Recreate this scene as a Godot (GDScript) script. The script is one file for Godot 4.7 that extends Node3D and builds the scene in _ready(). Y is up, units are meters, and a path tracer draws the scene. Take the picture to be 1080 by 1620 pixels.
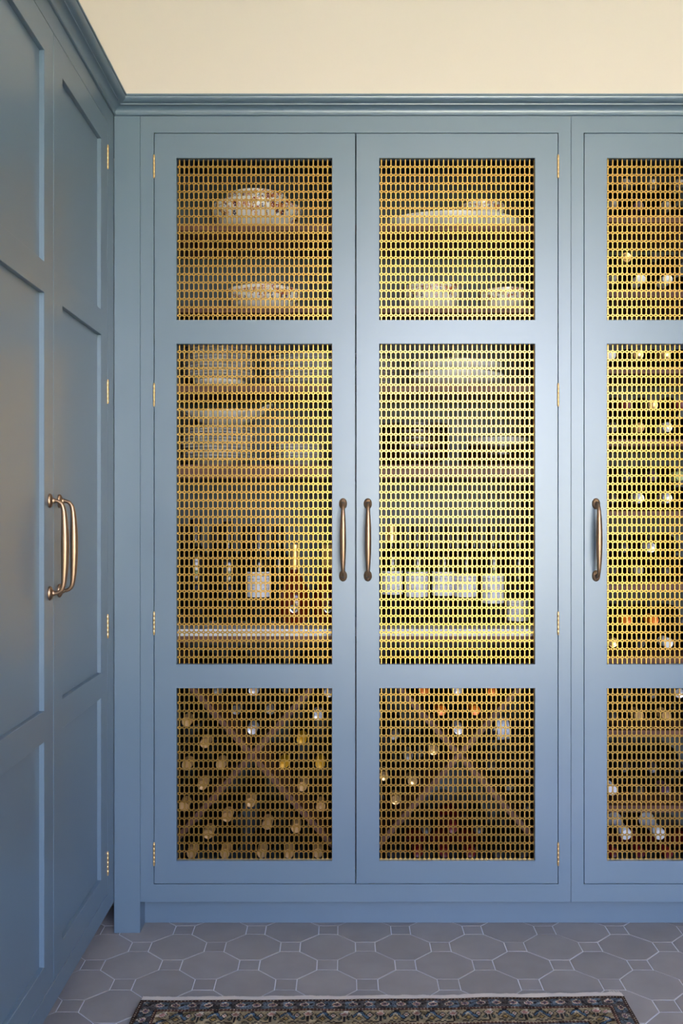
extends Node3D

# ------------------------------------------------------------------ helpers
var M := {}
var taken := {}
var rng := RandomNumberGenerator.new()

class Build:
	# collects triangles with normals and uvs; commits them as one ArrayMesh
	var v := PackedVector3Array()
	var n := PackedVector3Array()
	var t := PackedVector2Array()
	var ix := PackedInt32Array()
	func quad(a: Vector3, b: Vector3, c: Vector3, d: Vector3, out: Vector3, ua := Vector2(0, 0), ub := Vector2(1, 0), uc := Vector2(1, 1), ud := Vector2(0, 1)) -> void:
		var cr := (c - a).cross(b - a)
		if cr.length_squared() < 1e-18:
			cr = (d - a).cross(c - a)
		var k := v.size()
		var nn := cr.normalized()
		var flip := nn.dot(out) < 0.0
		if flip:
			nn = -nn
		v.append_array([a, b, c, d])
		n.append_array([nn, nn, nn, nn])
		t.append_array([ua, ub, uc, ud])
		if flip:
			ix.append_array([k, k + 2, k + 1, k, k + 3, k + 2])
		else:
			ix.append_array([k, k + 1, k + 2, k, k + 2, k + 3])
	func squad(p: Array, q: Array) -> void:
		# four points with their own normals
		var k := v.size()
		for i in 4:
			v.append(p[i])
			n.append(q[i])
			t.append(Vector2(0, 0))
		var cr: Vector3 = (p[2] - p[0]).cross(p[1] - p[0])
		if cr.dot(q[0] + q[1] + q[2] + q[3]) < 0.0:
			ix.append_array([k, k + 2, k + 1, k, k + 3, k + 2])
		else:
			ix.append_array([k, k + 1, k + 2, k, k + 2, k + 3])
	func box(lo: Vector3, hi: Vector3, b := 0.0) -> void:
		# a box whose edges may be chamfered by b
		var c := (lo + hi) * 0.5
		var h := (hi - lo) * 0.5
		for ax in 3:
			for s in [-1.0, 1.0]:
				var e := Vector3.ZERO
				e[ax] = s
				var u := (ax + 1) % 3
				var w := (ax + 2) % 3
				var pts := []
				for k in [[-1, -1], [1, -1], [1, 1], [-1, 1]]:
					var p := Vector3.ZERO
					p[ax] = s * h[ax]
					p[u] = k[0] * (h[u] - b)
					p[w] = k[1] * (h[w] - b)
					pts.append(c + p)
				quad(pts[0], pts[1], pts[2], pts[3], e)
		if b <= 0.0:
			return
		for ax in 3:
			var u := (ax + 1) % 3
			var w := (ax + 2) % 3
			for su in [-1.0, 1.0]:
				for sw in [-1.0, 1.0]:
					var p := [Vector3.ZERO, Vector3.ZERO, Vector3.ZERO, Vector3.ZERO]
					var o := Vector3.ZERO
					o[u] = su
					o[w] = sw
					for k in 4:
						p[k][ax] = (h[ax] - b) * (1.0 if k in [1, 2] else -1.0)
						p[k][u] = su * (h[u] - (b if k > 1 else 0.0))
						p[k][w] = sw * (h[w] - (0.0 if k > 1 else b))
						p[k] += c
					quad(p[0], p[1], p[2], p[3], o)
	func frame(r: Array, holes: Array, z0: float, z1: float, b: float) -> void:
		# a board r = [x0, y0, x1, y1] from z0 to its face z1 with holes stacked in one column, every edge of the face chamfered by b
		var fz := Vector3(0, 0, 1)
		for side in 2:
			var z := z1 if side == 0 else z0
			var bb := b if side == 0 else 0.0
			var o := fz if side == 0 else -fz
			var x0: float = r[0] + bb
			var x1: float = r[2] - bb
			var y0: float = r[1] + bb
			var y1: float = r[3] - bb
			if holes.is_empty():
				quad(Vector3(x0, y0, z), Vector3(x1, y0, z), Vector3(x1, y1, z), Vector3(x0, y1, z), o)
				continue
			var hx0: float = holes[0][0] - bb
			var hx1: float = holes[0][2] + bb
			quad(Vector3(x0, y0, z), Vector3(hx0, y0, z), Vector3(hx0, y1, z), Vector3(x0, y1, z), o)
			quad(Vector3(hx1, y0, z), Vector3(x1, y0, z), Vector3(x1, y1, z), Vector3(hx1, y1, z), o)
			var ys := [y0]
			for h in holes:
				ys.append(h[1] - bb)
				ys.append(h[3] + bb)
			ys.append(y1)
			for k in range(0, ys.size(), 2):
				quad(Vector3(hx0, ys[k], z), Vector3(hx1, ys[k], z), Vector3(hx1, ys[k + 1], z), Vector3(hx0, ys[k + 1], z), o)
		ring(r, z0, z1, b, 1.0)
		for h in holes:
			ring(h, z0, z1, b, -1.0)
	func ring(r: Array, z0: float, z1: float, b: float, s: float) -> void:
		var c := [Vector2(r[0], r[1]), Vector2(r[2], r[1]), Vector2(r[2], r[3]), Vector2(r[0], r[3])]
		var i := [Vector2(r[0] + b * s, r[1] + b * s), Vector2(r[2] - b * s, r[1] + b * s), Vector2(r[2] - b * s, r[3] - b * s), Vector2(r[0] + b * s, r[3] - b * s)]
		var outs := [Vector3(0, -s, 0), Vector3(s, 0, 0), Vector3(0, s, 0), Vector3(-s, 0, 0)]
		for k in 4:
			var m := (k + 1) % 4
			quad(Vector3(i[k].x, i[k].y, z1), Vector3(i[m].x, i[m].y, z1), Vector3(c[m].x, c[m].y, z1 - b), Vector3(c[k].x, c[k].y, z1 - b), outs[k] + Vector3(0, 0, 1))
			quad(Vector3(c[k].x, c[k].y, z1 - b), Vector3(c[m].x, c[m].y, z1 - b), Vector3(c[m].x, c[m].y, z0), Vector3(c[k].x, c[k].y, z0), outs[k])
	func lathe(pr: Array, seg := 20, xf := Transform3D.IDENTITY, sx := 1.0, sz := 1.0) -> void:
		# pr: [radius, height] pairs, traced so that the outside is on the right going up
		var nb := xf.basis.inverse().transposed()
		var seg_n := []
		var len_at := [0.0]
		for i in pr.size() - 1:
			var d := Vector2(pr[i + 1][0] - pr[i][0], pr[i + 1][1] - pr[i][1])
			len_at.append(len_at[i] + d.length())
			seg_n.append(Vector2(d.y, -d.x).normalized())
		var total: float = maxf(len_at[-1], 1e-6)
		for i in pr.size() - 1:
			var na: Vector2 = seg_n[i]
			var nc: Vector2 = seg_n[i]
			if i > 0 and seg_n[i - 1].dot(seg_n[i]) > 0.6:
				na = (seg_n[i - 1] + seg_n[i]).normalized()
			if i < pr.size() - 2 and seg_n[i + 1].dot(seg_n[i]) > 0.6:
				nc = (seg_n[i + 1] + seg_n[i]).normalized()
			var k := v.size()
			for j in seg + 1:
				var a := TAU * j / seg
				var ca := cos(a)
				var sa := sin(a)
				v.append(xf * Vector3(pr[i][0] * ca * sx, pr[i][1], pr[i][0] * sa * sz))
				v.append(xf * Vector3(pr[i + 1][0] * ca * sx, pr[i + 1][1], pr[i + 1][0] * sa * sz))
				n.append((nb * Vector3(na.x * ca / sx, na.y, na.x * sa / sz)).normalized())
				n.append((nb * Vector3(nc.x * ca / sx, nc.y, nc.x * sa / sz)).normalized())
				t.append(Vector2(float(j) / seg, 1.0 - len_at[i] / total))
				t.append(Vector2(float(j) / seg, 1.0 - len_at[i + 1] / total))
			for j in seg:
				var q := k + j * 2
				ix.append_array([q, q + 2, q + 1, q + 1, q + 2, q + 3])
	func tube(pts: Array, rad: Array, seg := 14) -> void:
		# a round bar along points in the y-z plane, with a radius at each
		var k := v.size()
		for i in pts.size():
			var a: Vector3 = pts[maxi(i - 1, 0)]
			var c: Vector3 = pts[mini(i + 1, pts.size() - 1)]
			var d := (c - a).normalized()
			var u := Vector3(1, 0, 0)
			var w := d.cross(u).normalized()
			var slope := (float(rad[mini(i + 1, pts.size() - 1)]) - float(rad[maxi(i - 1, 0)])) / maxf((c - a).length(), 1e-6)
			for j in seg + 1:
				var g := TAU * j / seg
				var o := u * cos(g) + w * sin(g)
				v.append(pts[i] + o * rad[i])
				n.append((o - d * slope).normalized())
				t.append(Vector2(float(j) / seg, float(i) / pts.size()))
		for i in pts.size() - 1:
			for j in seg:
				var q := k + i * (seg + 1) + j
				var p := q + seg + 1
				var cr := (v[p] - v[q]).cross(v[q + 1] - v[q])
				if cr.dot(n[q]) > 0.0:
					ix.append_array([q, q + 1, p, q + 1, p + 1, p])
				else:
					ix.append_array([q, p, q + 1, q + 1, p, p + 1])
	func prism(poly: Array, y0: float, y1: float, b: float) -> void:
		# a flat tile from a convex outline of Vector2(x, z), its upper edge chamfered by b
		var c := Vector2.ZERO
		for p in poly:
			c += p / poly.size()
		var m := poly.size()
		var top := []
		for p in poly:
			top.append(p + (c - p).normalized() * b * 1.3)
		for i in m:
			var j := (i + 1) % m
			var o := Vector3((poly[i] + poly[j]).x * 0.5 - c.x, 0, (poly[i] + poly[j]).y * 0.5 - c.y).normalized()
			quad(Vector3(c.x, y1, c.y), Vector3(top[i].x, y1, top[i].y), Vector3(top[j].x, y1, top[j].y), Vector3(c.x, y1, c.y), Vector3.UP)
			quad(Vector3(top[i].x, y1, top[i].y), Vector3(top[j].x, y1, top[j].y), Vector3(poly[j].x, y1 - b, poly[j].y), Vector3(poly[i].x, y1 - b, poly[i].y), o + Vector3.UP)
			quad(Vector3(poly[i].x, y1 - b, poly[i].y), Vector3(poly[j].x, y1 - b, poly[j].y), Vector3(poly[j].x, y0, poly[j].y), Vector3(poly[i].x, y0, poly[i].y), o)
	func mesh() -> ArrayMesh:
		var a := []
		a.resize(Mesh.ARRAY_MAX)
		a[Mesh.ARRAY_VERTEX] = v
		a[Mesh.ARRAY_NORMAL] = n
		a[Mesh.ARRAY_TEX_UV] = t
		a[Mesh.ARRAY_INDEX] = ix
		var m := ArrayMesh.new()
		m.add_surface_from_arrays(Mesh.PRIMITIVE_TRIANGLES, a)
		return m

func numbered(called: String) -> String:
	if not taken.has(called):
		taken[called] = 0
		return called
	taken[called] += 1
	return "%s_%03d" % [called, taken[called]]

func thing(called: String, label: String, category: String, at := Vector3.ZERO, group := "") -> Node3D:
	var o := Node3D.new()
	o.name = numbered(called)
	add_child(o)
	o.position = at
	tag(o, label, category, group)
	return o

func tag(o: Node, label: String, category: String, group := "") -> void:
	o.set_meta("label", label)
	o.set_meta("category", category)
	if group != "":
		o.set_meta("group", group)
	elif o.has_meta("group"):
		o.remove_meta("group")

func part(called: String, mesh: Mesh, mat: Material, parent: Node, at := Vector3.ZERO) -> MeshInstance3D:
	var o := MeshInstance3D.new()
	o.mesh = mesh
	o.material_override = mat
	var k := 0
	var nm := called
	while parent.has_node(nm):
		k += 1
		nm = "%s_%03d" % [called, k]
	o.name = nm
	parent.add_child(o, true)
	o.position = at
	return o

func struct(called: String, mesh: Mesh, mat: Material) -> MeshInstance3D:
	var o := MeshInstance3D.new()
	o.mesh = mesh
	o.material_override = mat
	o.name = numbered(called)
	add_child(o, true)
	o.set_meta("kind", "structure")
	return o

func solo(called: String, mesh: Mesh, mat: Material, label: String, category: String, at: Vector3, group := "") -> MeshInstance3D:
	var o := MeshInstance3D.new()
	o.mesh = mesh
	o.material_override = mat
	o.name = numbered(called)
	add_child(o, true)
	o.position = at
	tag(o, label, category, group)
	return o

func dup(src: Node3D, at: Vector3, label: String, category: String, group := "") -> Node3D:
	var c: Node3D = src.duplicate()
	c.name = numbered(String(src.name).rstrip("0123456789").rstrip("_"))
	add_child(c)
	c.position = at
	tag(c, label, category, group)
	return c

func boxmesh(lo: Vector3, hi: Vector3, b := 0.0) -> ArrayMesh:
	var m := Build.new()
	m.box(lo, hi, b)
	return m.mesh()

func mat(c: Color, rough := 0.5, metal := 0.0, spec := 0.5) -> StandardMaterial3D:
	var m := StandardMaterial3D.new()
	m.albedo_color = c
	m.roughness = rough
	m.metallic = metal
	m.metallic_specular = spec
	return m

func noise_tex(freq: float, ramp: Array, size := 512, as_normal := false, strength := 1.0, sd := 1) -> NoiseTexture2D:
	var t := NoiseTexture2D.new()
	var f := FastNoiseLite.new()
	f.seed = sd
	f.frequency = freq
	f.fractal_octaves = 4
	t.noise = f
	t.width = size
	t.height = size
	t.seamless = true
	if as_normal:
		t.as_normal_map = true
		t.bump_strength = strength
	elif not ramp.is_empty():
		var g := Gradient.new()
		g.offsets = PackedFloat32Array([0.0, 0.5, 1.0])
		g.colors = PackedColorArray(ramp)
		t.color_ramp = g
	return t

# ------------------------------------------------------------------ scene
func _ready() -> void:
	rng.seed = 20240

	# camera: square on to the back run, 2.7 m away
	var cam := Camera3D.new()
	cam.name = "camera"
	cam.position = Vector3(0, 1.211, 2.7)
	cam.fov = rad_to_deg(2.0 * atan(810.0 / 1485.0))
	cam.near = 0.05
	cam.far = 200.0
	add_child(cam)
	cam.current = true

	# sky, exposure
	var sm := ProceduralSkyMaterial.new()
	sm.sky_top_color = Color(0.46, 0.65, 0.97)
	sm.sky_horizon_color = Color(1.0, 0.975, 0.95)
	sm.sky_curve = 0.22
	sm.ground_horizon_color = Color(0.80, 0.82, 0.72)
	sm.ground_bottom_color = Color(0.36, 0.40, 0.24)
	sm.sun_angle_max = 1.0
	sm.energy_multiplier = 1.0
	var sky := Sky.new()
	sky.sky_material = sm
	var env := Environment.new()
	env.background_mode = Environment.BG_SKY
	env.sky = sky
	env.background_energy_multiplier = 4.0
	env.tonemap_mode = Environment.TONE_MAPPER_LINEAR
	env.tonemap_exposure = 5.6
	env.sdfgi_enabled = true
	env.ssao_enabled = true
	env.ssil_enabled = true
	var we := WorldEnvironment.new()
	we.name = "world_environment"
	we.environment = env
	add_child(we)

	# high sun from behind the house: it lights the garden outside, none of it enters the room
	var sun := DirectionalLight3D.new()
	sun.name = "sun"
	sun.light_color = Color(1.0, 0.95, 0.86)
	sun.light_energy = 9.0
	sun.light_angular_distance = 0.5
	sun.shadow_enabled = true
	add_child(sun)
	sun.look_at_from_position(Vector3(-3, 8, -4.5), Vector3.ZERO)

	make_materials()
	build_room()
	build_floor()
	build_cornice()
	build_left_cabinet()
	build_wire_cabinets()
	build_crockery()
	build_standing_bottles()
	build_racked_bottles()
	build_cross_bottle()
	build_shelved_bottles()
	build_rug()

func make_materials() -> void:
	M.paint = mat(Color(0.342, 0.413, 0.460), 0.37, 0.0, 0.7)
	M.paint.normal_enabled = true
	M.paint.normal_texture = noise_tex(0.02, [], 256, true, 1.0, 5)
	M.paint.normal_scale = 0.03
	M.paint.uv1_triplanar = true
	M.paint.uv1_world_triplanar = true
	M.paint.uv1_scale = Vector3(3, 3, 3)
	M.inside = mat(Color(0.26, 0.30, 0.315), 0.5)  # same cabinet paint, with the interior shade darkened into its colour
	M.wall = mat(Color(0.865, 0.815, 0.775), 0.9)
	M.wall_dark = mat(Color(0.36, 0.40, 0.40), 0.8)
	M.ceiling = mat(Color(0.90, 0.88, 0.83), 0.9)
	M.white = mat(Color(0.88, 0.88, 0.86), 0.5)
	M.brass = mat(Color(0.765, 0.605, 0.315), 0.31, 1.0)
	M.hinge = mat(Color(0.86, 0.70, 0.48), 0.3, 1.0)
	M.bronze = mat(Color(0.65, 0.525, 0.41), 0.40, 1.0)
	M.wood = mat(Color(1, 1, 1), 0.5)
	M.wood.albedo_texture = noise_tex(0.012, [Color(0.27, 0.15, 0.10), Color(0.37, 0.22, 0.15), Color(0.47, 0.30, 0.215)], 512, false, 1.0, 9)
	M.wood.uv1_triplanar = true
	M.wood.uv1_scale = Vector3(0.7, 9, 9)
	M.china = mat(Color(0.87, 0.85, 0.83), 0.18)
	M.china_grey = mat(Color(0.76, 0.75, 0.75), 0.2)
	M.pewter = mat(Color(0.62, 0.58, 0.54), 0.2, 1.0)
	M.glass_dark = mat(Color(0.03, 0.035, 0.03), 0.08)
	M.glass_blue = mat(Color(0.05, 0.07, 0.11), 0.1)
	M.glass_red = mat(Color(0.24, 0.02, 0.03), 0.15)
	M.glass_amber = mat(Color(0.36, 0.11, 0.025), 0.1)
	M.foil_tan = mat(Color(0.74, 0.57, 0.35), 0.45, 0.2)
	M.foil_gold = mat(Color(0.90, 0.74, 0.50), 0.3, 0.8)
	M.foil_yellow = mat(Color(0.80, 0.58, 0.05), 0.4, 0.3)
	M.foil_silver = mat(Color(0.86, 0.85, 0.86), 0.3, 0.5)
	M.foil_orange = mat(Color(0.92, 0.47, 0.10), 0.3, 0.2)
	M.foil_dim = mat(Color(0.40, 0.38, 0.36), 0.4, 0.5)
	M.foil_dark = mat(Color(0.06, 0.05, 0.06), 0.4, 0.2)
	M.foil_white = mat(Color(0.90, 0.90, 0.90), 0.35)
	M.foil_red = mat(Color(0.38, 0.02, 0.05), 0.35)
	M.foil_purple = mat(Color(0.24, 0.12, 0.22), 0.35)
	M.foil_green = mat(Color(0.66, 0.72, 0.50), 0.4)
	M.foil_navy = mat(Color(0.05, 0.05, 0.12), 0.35)
	M.stone = mat(Color(0.86, 0.85, 0.85), 0.35)
	M.silver = mat(Color(0.85, 0.85, 0.86), 0.25, 1.0)
	# glazed floor tiles in three near tones, pale grout
	M.tile = []
	for k in 3:
		var d := 0.012 * (k - 1)
		var tm := mat(Color(1, 1, 1), 0.55)
		tm.albedo_texture = noise_tex(0.01, [Color(0.525 + d, 0.495 + d, 0.475 + d), Color(0.545 + d, 0.515 + d, 0.495 + d), Color(0.565 + d, 0.535 + d, 0.513 + d)], 256, false, 1.0, 20 + k)
		tm.uv1_triplanar = true
		tm.uv1_world_triplanar = true
		tm.uv1_scale = Vector3(3, 3, 3)
		M.tile.append(tm)
	M.grout = mat(Color(0.80, 0.79, 0.81), 0.9)
	M.lawn = mat(Color(0.40, 0.47, 0.22), 1.0)
	M.terrace = mat(Color(0.64, 0.63, 0.58), 0.95)
	M.decor = mat(Color(1, 1, 1), 0.18)
	M.decor.albedo_texture = imari_texture()
	M.decor.uv1_scale = Vector3(3, 1, 1)
	M.label = mat(Color(1, 1, 1), 0.6)
	M.label.albedo_texture = label_texture()
	M.fringe = mat(Color(0.84, 0.79, 0.74), 0.95)

func imari_texture() -> ImageTexture:
	# white porcelain with a painted band of rust blossoms and dark leaves
	var w := 256
	var h := 256
	var im := Image.create(w, h, false, Image.FORMAT_RGB8)
	im.fill(Color(0.88, 0.86, 0.84))
	var r := RandomNumberGenerator.new()
	r.seed = 77
	var inks := [Color(0.52, 0.19, 0.11), Color(0.64, 0.33, 0.20), Color(0.13, 0.11, 0.20), Color(0.60, 0.42, 0.20), Color(0.78, 0.55, 0.46)]
	for k in 150:
		var c: Color = inks[r.randi() % 5]
		var cx := r.randi() % w
		var cy := int(r.randfn(138.0, 10.0))
		if r.randf() < 0.35:
			cy = int(r.randf_range(40, 124))
		var rad := r.randi_range(2, 7)
		for y in range(-rad, rad + 1):
			for x in range(-rad, rad + 1):
				var q := sqrt(float(x * x + y * y)) / rad
				var lobes := 0.72 + 0.28 * cos(atan2(y, x) * 5.0 + k)
				var py := cy + y
				if q < lobes and py >= 0 and py < h and not (q < 0.25):
					im.set_pixel(posmod(cx + x, w), py, c)
	for x in w:
		for y in [120, 121, 132]:
			im.set_pixel(x, y, Color(0.55, 0.32, 0.16))
	return ImageTexture.create_from_image(im)

func label_texture() -> ImageTexture:
	# off-white paper with faint grey lines of print too small to read
	var im := Image.create(256, 128, false, Image.FORMAT_RGB8)
	im.fill(Color(0.85, 0.85, 0.88))
	var r := RandomNumberGenerator.new()
	r.seed = 5
	for row in [18, 34, 58, 66, 84, 100]:
		var x := 20
		while x < 236:
			var l := r.randi_range(3, 14)
			if r.randf() < 0.6:
				im.fill_rect(Rect2i(x, row, l, 3 if row > 40 else 6), Color(0.55, 0.55, 0.60))
			x += l + 3
	return ImageTexture.create_from_image(im)

# ------------------------------------------------------------------ room
func build_room() -> void:
	var xl := -1.1
	var xr := 4.2
	var zb := -0.45
	var zf := 4.2
	var top := 3.2
	struct("wall_back", boxmesh(Vector3(xl - 0.1, -0.1, zb - 0.1), Vector3(xr + 0.1, top, zb)), M.wall)
	struct("wall_left", boxmesh(Vector3(xl - 0.1, -0.1, zb), Vector3(xl, top, zf + 0.12)), M.wall)
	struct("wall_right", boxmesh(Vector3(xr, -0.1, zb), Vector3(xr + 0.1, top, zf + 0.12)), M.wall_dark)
	struct("ceiling", boxmesh(Vector3(xl - 0.1, top, zb - 0.1), Vector3(xr + 0.1, top + 0.1, zf + 0.12)), M.ceiling)
	# the wall behind the camera with a tall glazed garden opening
	var wx0 := -0.05
	var wx1 := 2.15
	var wy0 := 0.30
	var wy1 := 2.95
	var w := Build.new()
	w.frame([xl, -0.1, xr, top], [[wx0, wy0, wx1, wy1]], zf, zf + 0.12, 0.0)
	struct("wall_front", w.mesh(), M.wall)
	var f := Build.new()
	f.frame([wx0, wy0, wx1, wy1], [[wx0 + 0.05, wy0 + 0.06, wx1 - 0.05, wy1 - 0.05]], zf + 0.02, zf + 0.08, 0.0)
	for k in 2:
		var x := lerpf(wx0 + 0.05, wx1 - 0.05, (k + 1) / 3.0)
		f.box(Vector3(x - 0.02, wy0 + 0.06, zf + 0.03), Vector3(x + 0.02, wy1 - 0.05, zf + 0.07))
	struct("window_1", f.mesh(), M.white)
	struct("garden_terrace", boxmesh(Vector3(-12, -0.4, zf + 0.12), Vector3(12, -0.2, 16.0)), M.terrace)
	struct("garden_lawn", boxmesh(Vector3(-30, -0.4, 16.0), Vector3(30, -0.21, 60)), M.lawn)

func build_floor() -> void:
	# grout bed, with octagon tiles and the small squares between them laid on it one by one
	var fl := struct("floor", boxmesh(Vector3(-1.1, -0.1, -0.45), Vector3(4.2, -0.0015, 4.2)), M.grout)
	var p := 0.2089
	var s := 0.0275
	var e := 0.00125
	var ox := -0.456
	var oz := 0.190
	var big := Build.new()
	var g := p * 0.5 - s - e
	var h := s - e * 0.42
	big.prism([Vector2(g, h), Vector2(h, g), Vector2(-h, g), Vector2(-g, h), Vector2(-g, -h), Vector2(-h, -g), Vector2(h, -g), Vector2(g, -h)], -0.009, 0.0, 0.0008)
	var bm := big.mesh()
	var sq := Build.new()
	var q := s - e
	sq.prism([Vector2(q, q), Vector2(-q, q), Vector2(-q, -q), Vector2(q, -q)], -0.009, 0.0, 0.0008)
	var qm := sq.mesh()
	for j in range(-4, 16):
		for i in range(-2, 11):
			var off := 0.5 if posmod(j, 2) == 1 else 0.0
			var z := oz + j * p * 0.5
			var xs := ox + (i + off) * p
			var up := Vector3(0, rng.randf_range(-0.0003, 0.0003), 0)
			if z > -0.16 and z < 1.6 and xs > -0.80 and xs < 1.55:
				part("square_tile", qm, M.tile[rng.randi() % 3], fl, Vector3(xs, 0, z) + up)
			var xo := xs + p * 0.5
			if z > -0.16 and z < 1.6 and xo > -0.80 and xo < 1.55:
				part("octagon_tile", bm, M.tile[rng.randi() % 3], fl, Vector3(xo, 0, z) + up)
	# beyond what the picture shows the same tiling runs on as a plain field
	var far := Build.new()
	far.box(Vector3(-1.1, -0.01, 1.66), Vector3(4.2, -0.0002, 4.2))
	far.box(Vector3(1.66, -0.01, -0.45), Vector3(4.2, -0.0002, 1.66))
	part("tile_field", far.mesh(), M.tile[1], fl)

const CORNER := -0.6545
const FRAME_TOP := 2.351

func build_cornice() -> void:
	# profile: projection from the cabinet face, height; a bead, a cove, a fillet and an ovolo under a flat cap
	var pr := [Vector2(-0.02, 2.3500), Vector2(0.005, 2.3500), Vector2(0.0068, 2.3512), Vector2(0.0068, 2.3548), Vector2(0.0050, 2.3556), Vector2(0.0050, 2.3568)]
	for k in 9:
		var a := PI * 0.5 * k / 8.0
		pr.append(Vector2(0.0055 + 0.017 * (1.0 - cos(a)), 2.3572 + 0.0150 * sin(a)))
	pr.append(Vector2(0.0245, 2.3724))
	pr.append(Vector2(0.0250, 2.3755))
	for k in 9:
		var a := PI * 0.5 * k / 8.0
		pr.append(Vector2(0.0260 + 0.0175 * sin(a), 2.3760 + 0.0130 * (1.0 - cos(a))))
	pr.append(Vector2(0.0470, 2.3897))
	pr.append(Vector2(0.0470, 2.3938))
	pr.append(Vector2(-0.44, 2.3938))
	struct("trim_1", moulding(pr, false, 1.35), M.paint)
	struct("trim_2", moulding(pr, true, 1.13), M.paint)

func moulding(pr: Array, left: bool, far: float) -> ArrayMesh:
	# both runs meet in a mitre at the inner corner; the back run goes along x, the left run along z
	var b := Build.new()
	var ns := []
	for i in pr.size() - 1:
		var d: Vector2 = pr[i + 1] - pr[i]
		ns.append(Vector2(d.y, -d.x).normalized())
	for i in pr.size() - 1:
		var na: Vector2 = ns[i]
		var nc: Vector2 = ns[i]
		if i > 0 and ns[i - 1].dot(ns[i]) > 0.85:
			na = (ns[i - 1] + ns[i]).normalized()
		if i < ns.size() - 1 and ns[i + 1].dot(ns[i]) > 0.85:
			nc = (ns[i + 1] + ns[i]).normalized()
		var p: Vector2 = pr[i]
		var q: Vector2 = pr[i + 1]
		if left:
			b.squad([Vector3(CORNER + p.x, p.y, maxf(p.x, -0.4)), Vector3(CORNER + p.x, p.y, far), Vector3(CORNER + q.x, q.y, far), Vector3(CORNER + q.x, q.y, maxf(q.x, -0.4))], [Vector3(na.x, na.y, 0), Vector3(na.x, na.y, 0), Vector3(nc.x, nc.y, 0), Vector3(nc.x, nc.y, 0)])
		else:
			b.squad([Vector3(CORNER + maxf(p.x, -0.4), p.y, p.x), Vector3(far, p.y, p.x), Vector3(far, q.y, q.x), Vector3(CORNER + maxf(q.x, -0.4), q.y, q.x)], [Vector3(0, na.y, na.x), Vector3(0, na.y, na.x), Vector3(0, nc.y, nc.x), Vector3(0, nc.y, nc.x)])
	return b.mesh()

# ------------------------------------------------------------------ cabinet parts
const ROWS := [[0.2074, 0.7037], [0.7728, 1.6946], [1.7637, 2.2292]]

var handle_mesh: ArrayMesh
var hinge_mesh: ArrayMesh
var grille_meshes := []

func make_handle() -> ArrayMesh:
	# bowed bar with a slim neck at each end, on two domed oval roses
	var b := Build.new()
	var half := 0.1037
	for s in [-1.0, 1.0]:
		var xf := Transform3D(Basis(Vector3.RIGHT, PI * 0.5), Vector3(0, s * half, 0))
		b.lathe([[0.0114, 0.0], [0.0118, 0.0012], [0.0117, 0.0026], [0.0108, 0.0046], [0.0090, 0.0063], [0.0068, 0.0075], [0.0051, 0.0084], [0.0043, 0.0098], [0.0041, 0.0130]], 24, xf, 1.0, 1.36)
	var pts := []
	var rad := []
	var side := [[half, 0.012, 0.0042], [half - 0.0006, 0.0180, 0.0042], [half - 0.0030, 0.0235, 0.0044], [half - 0.0075, 0.0280, 0.0047], [half - 0.0135, 0.0308, 0.0051], [half - 0.024, 0.0328, 0.0058], [half - 0.042, 0.0342, 0.0070], [half - 0.064, 0.0350, 0.0081], [half - 0.085, 0.0354, 0.0087]]
	for k in side:
		pts.append(Vector3(0, k[0], k[1]))
		rad.append(k[2])
	pts.append(Vector3(0, 0, 0.0355))
	rad.append(0.0089)
	for i in range(side.size() - 1, -1, -1):
		pts.append(Vector3(0, -side[i][0], side[i][1]))
		rad.append(side[i][2])
	b.tube(pts, rad, 20)
	return b.mesh()

func make_hinge() -> ArrayMesh:
	# butt hinge knuckle of five barrels with small finials
	var b := Build.new()
	var h := 0.0310
	var pr := [[0.0, -h - 0.0035], [0.0018, -h - 0.003], [0.0026, -h - 0.001], [0.0022, -h]]
	for k in 5:
		var y0 := -h + 2.0 * h * k / 5.0
		var y1 := -h + 2.0 * h * (k + 1) / 5.0
		pr.append_array([[0.0029, y0 + 0.0001], [0.0032, y0 + 0.0006], [0.0032, y1 - 0.0006], [0.0029, y1 - 0.0001]])
	pr.append_array([[0.0022, h], [0.0026, h + 0.001], [0.0018, h + 0.003], [0.0, h + 0.0035]])
	b.lathe(pr, 12)
	return b.mesh()

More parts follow.
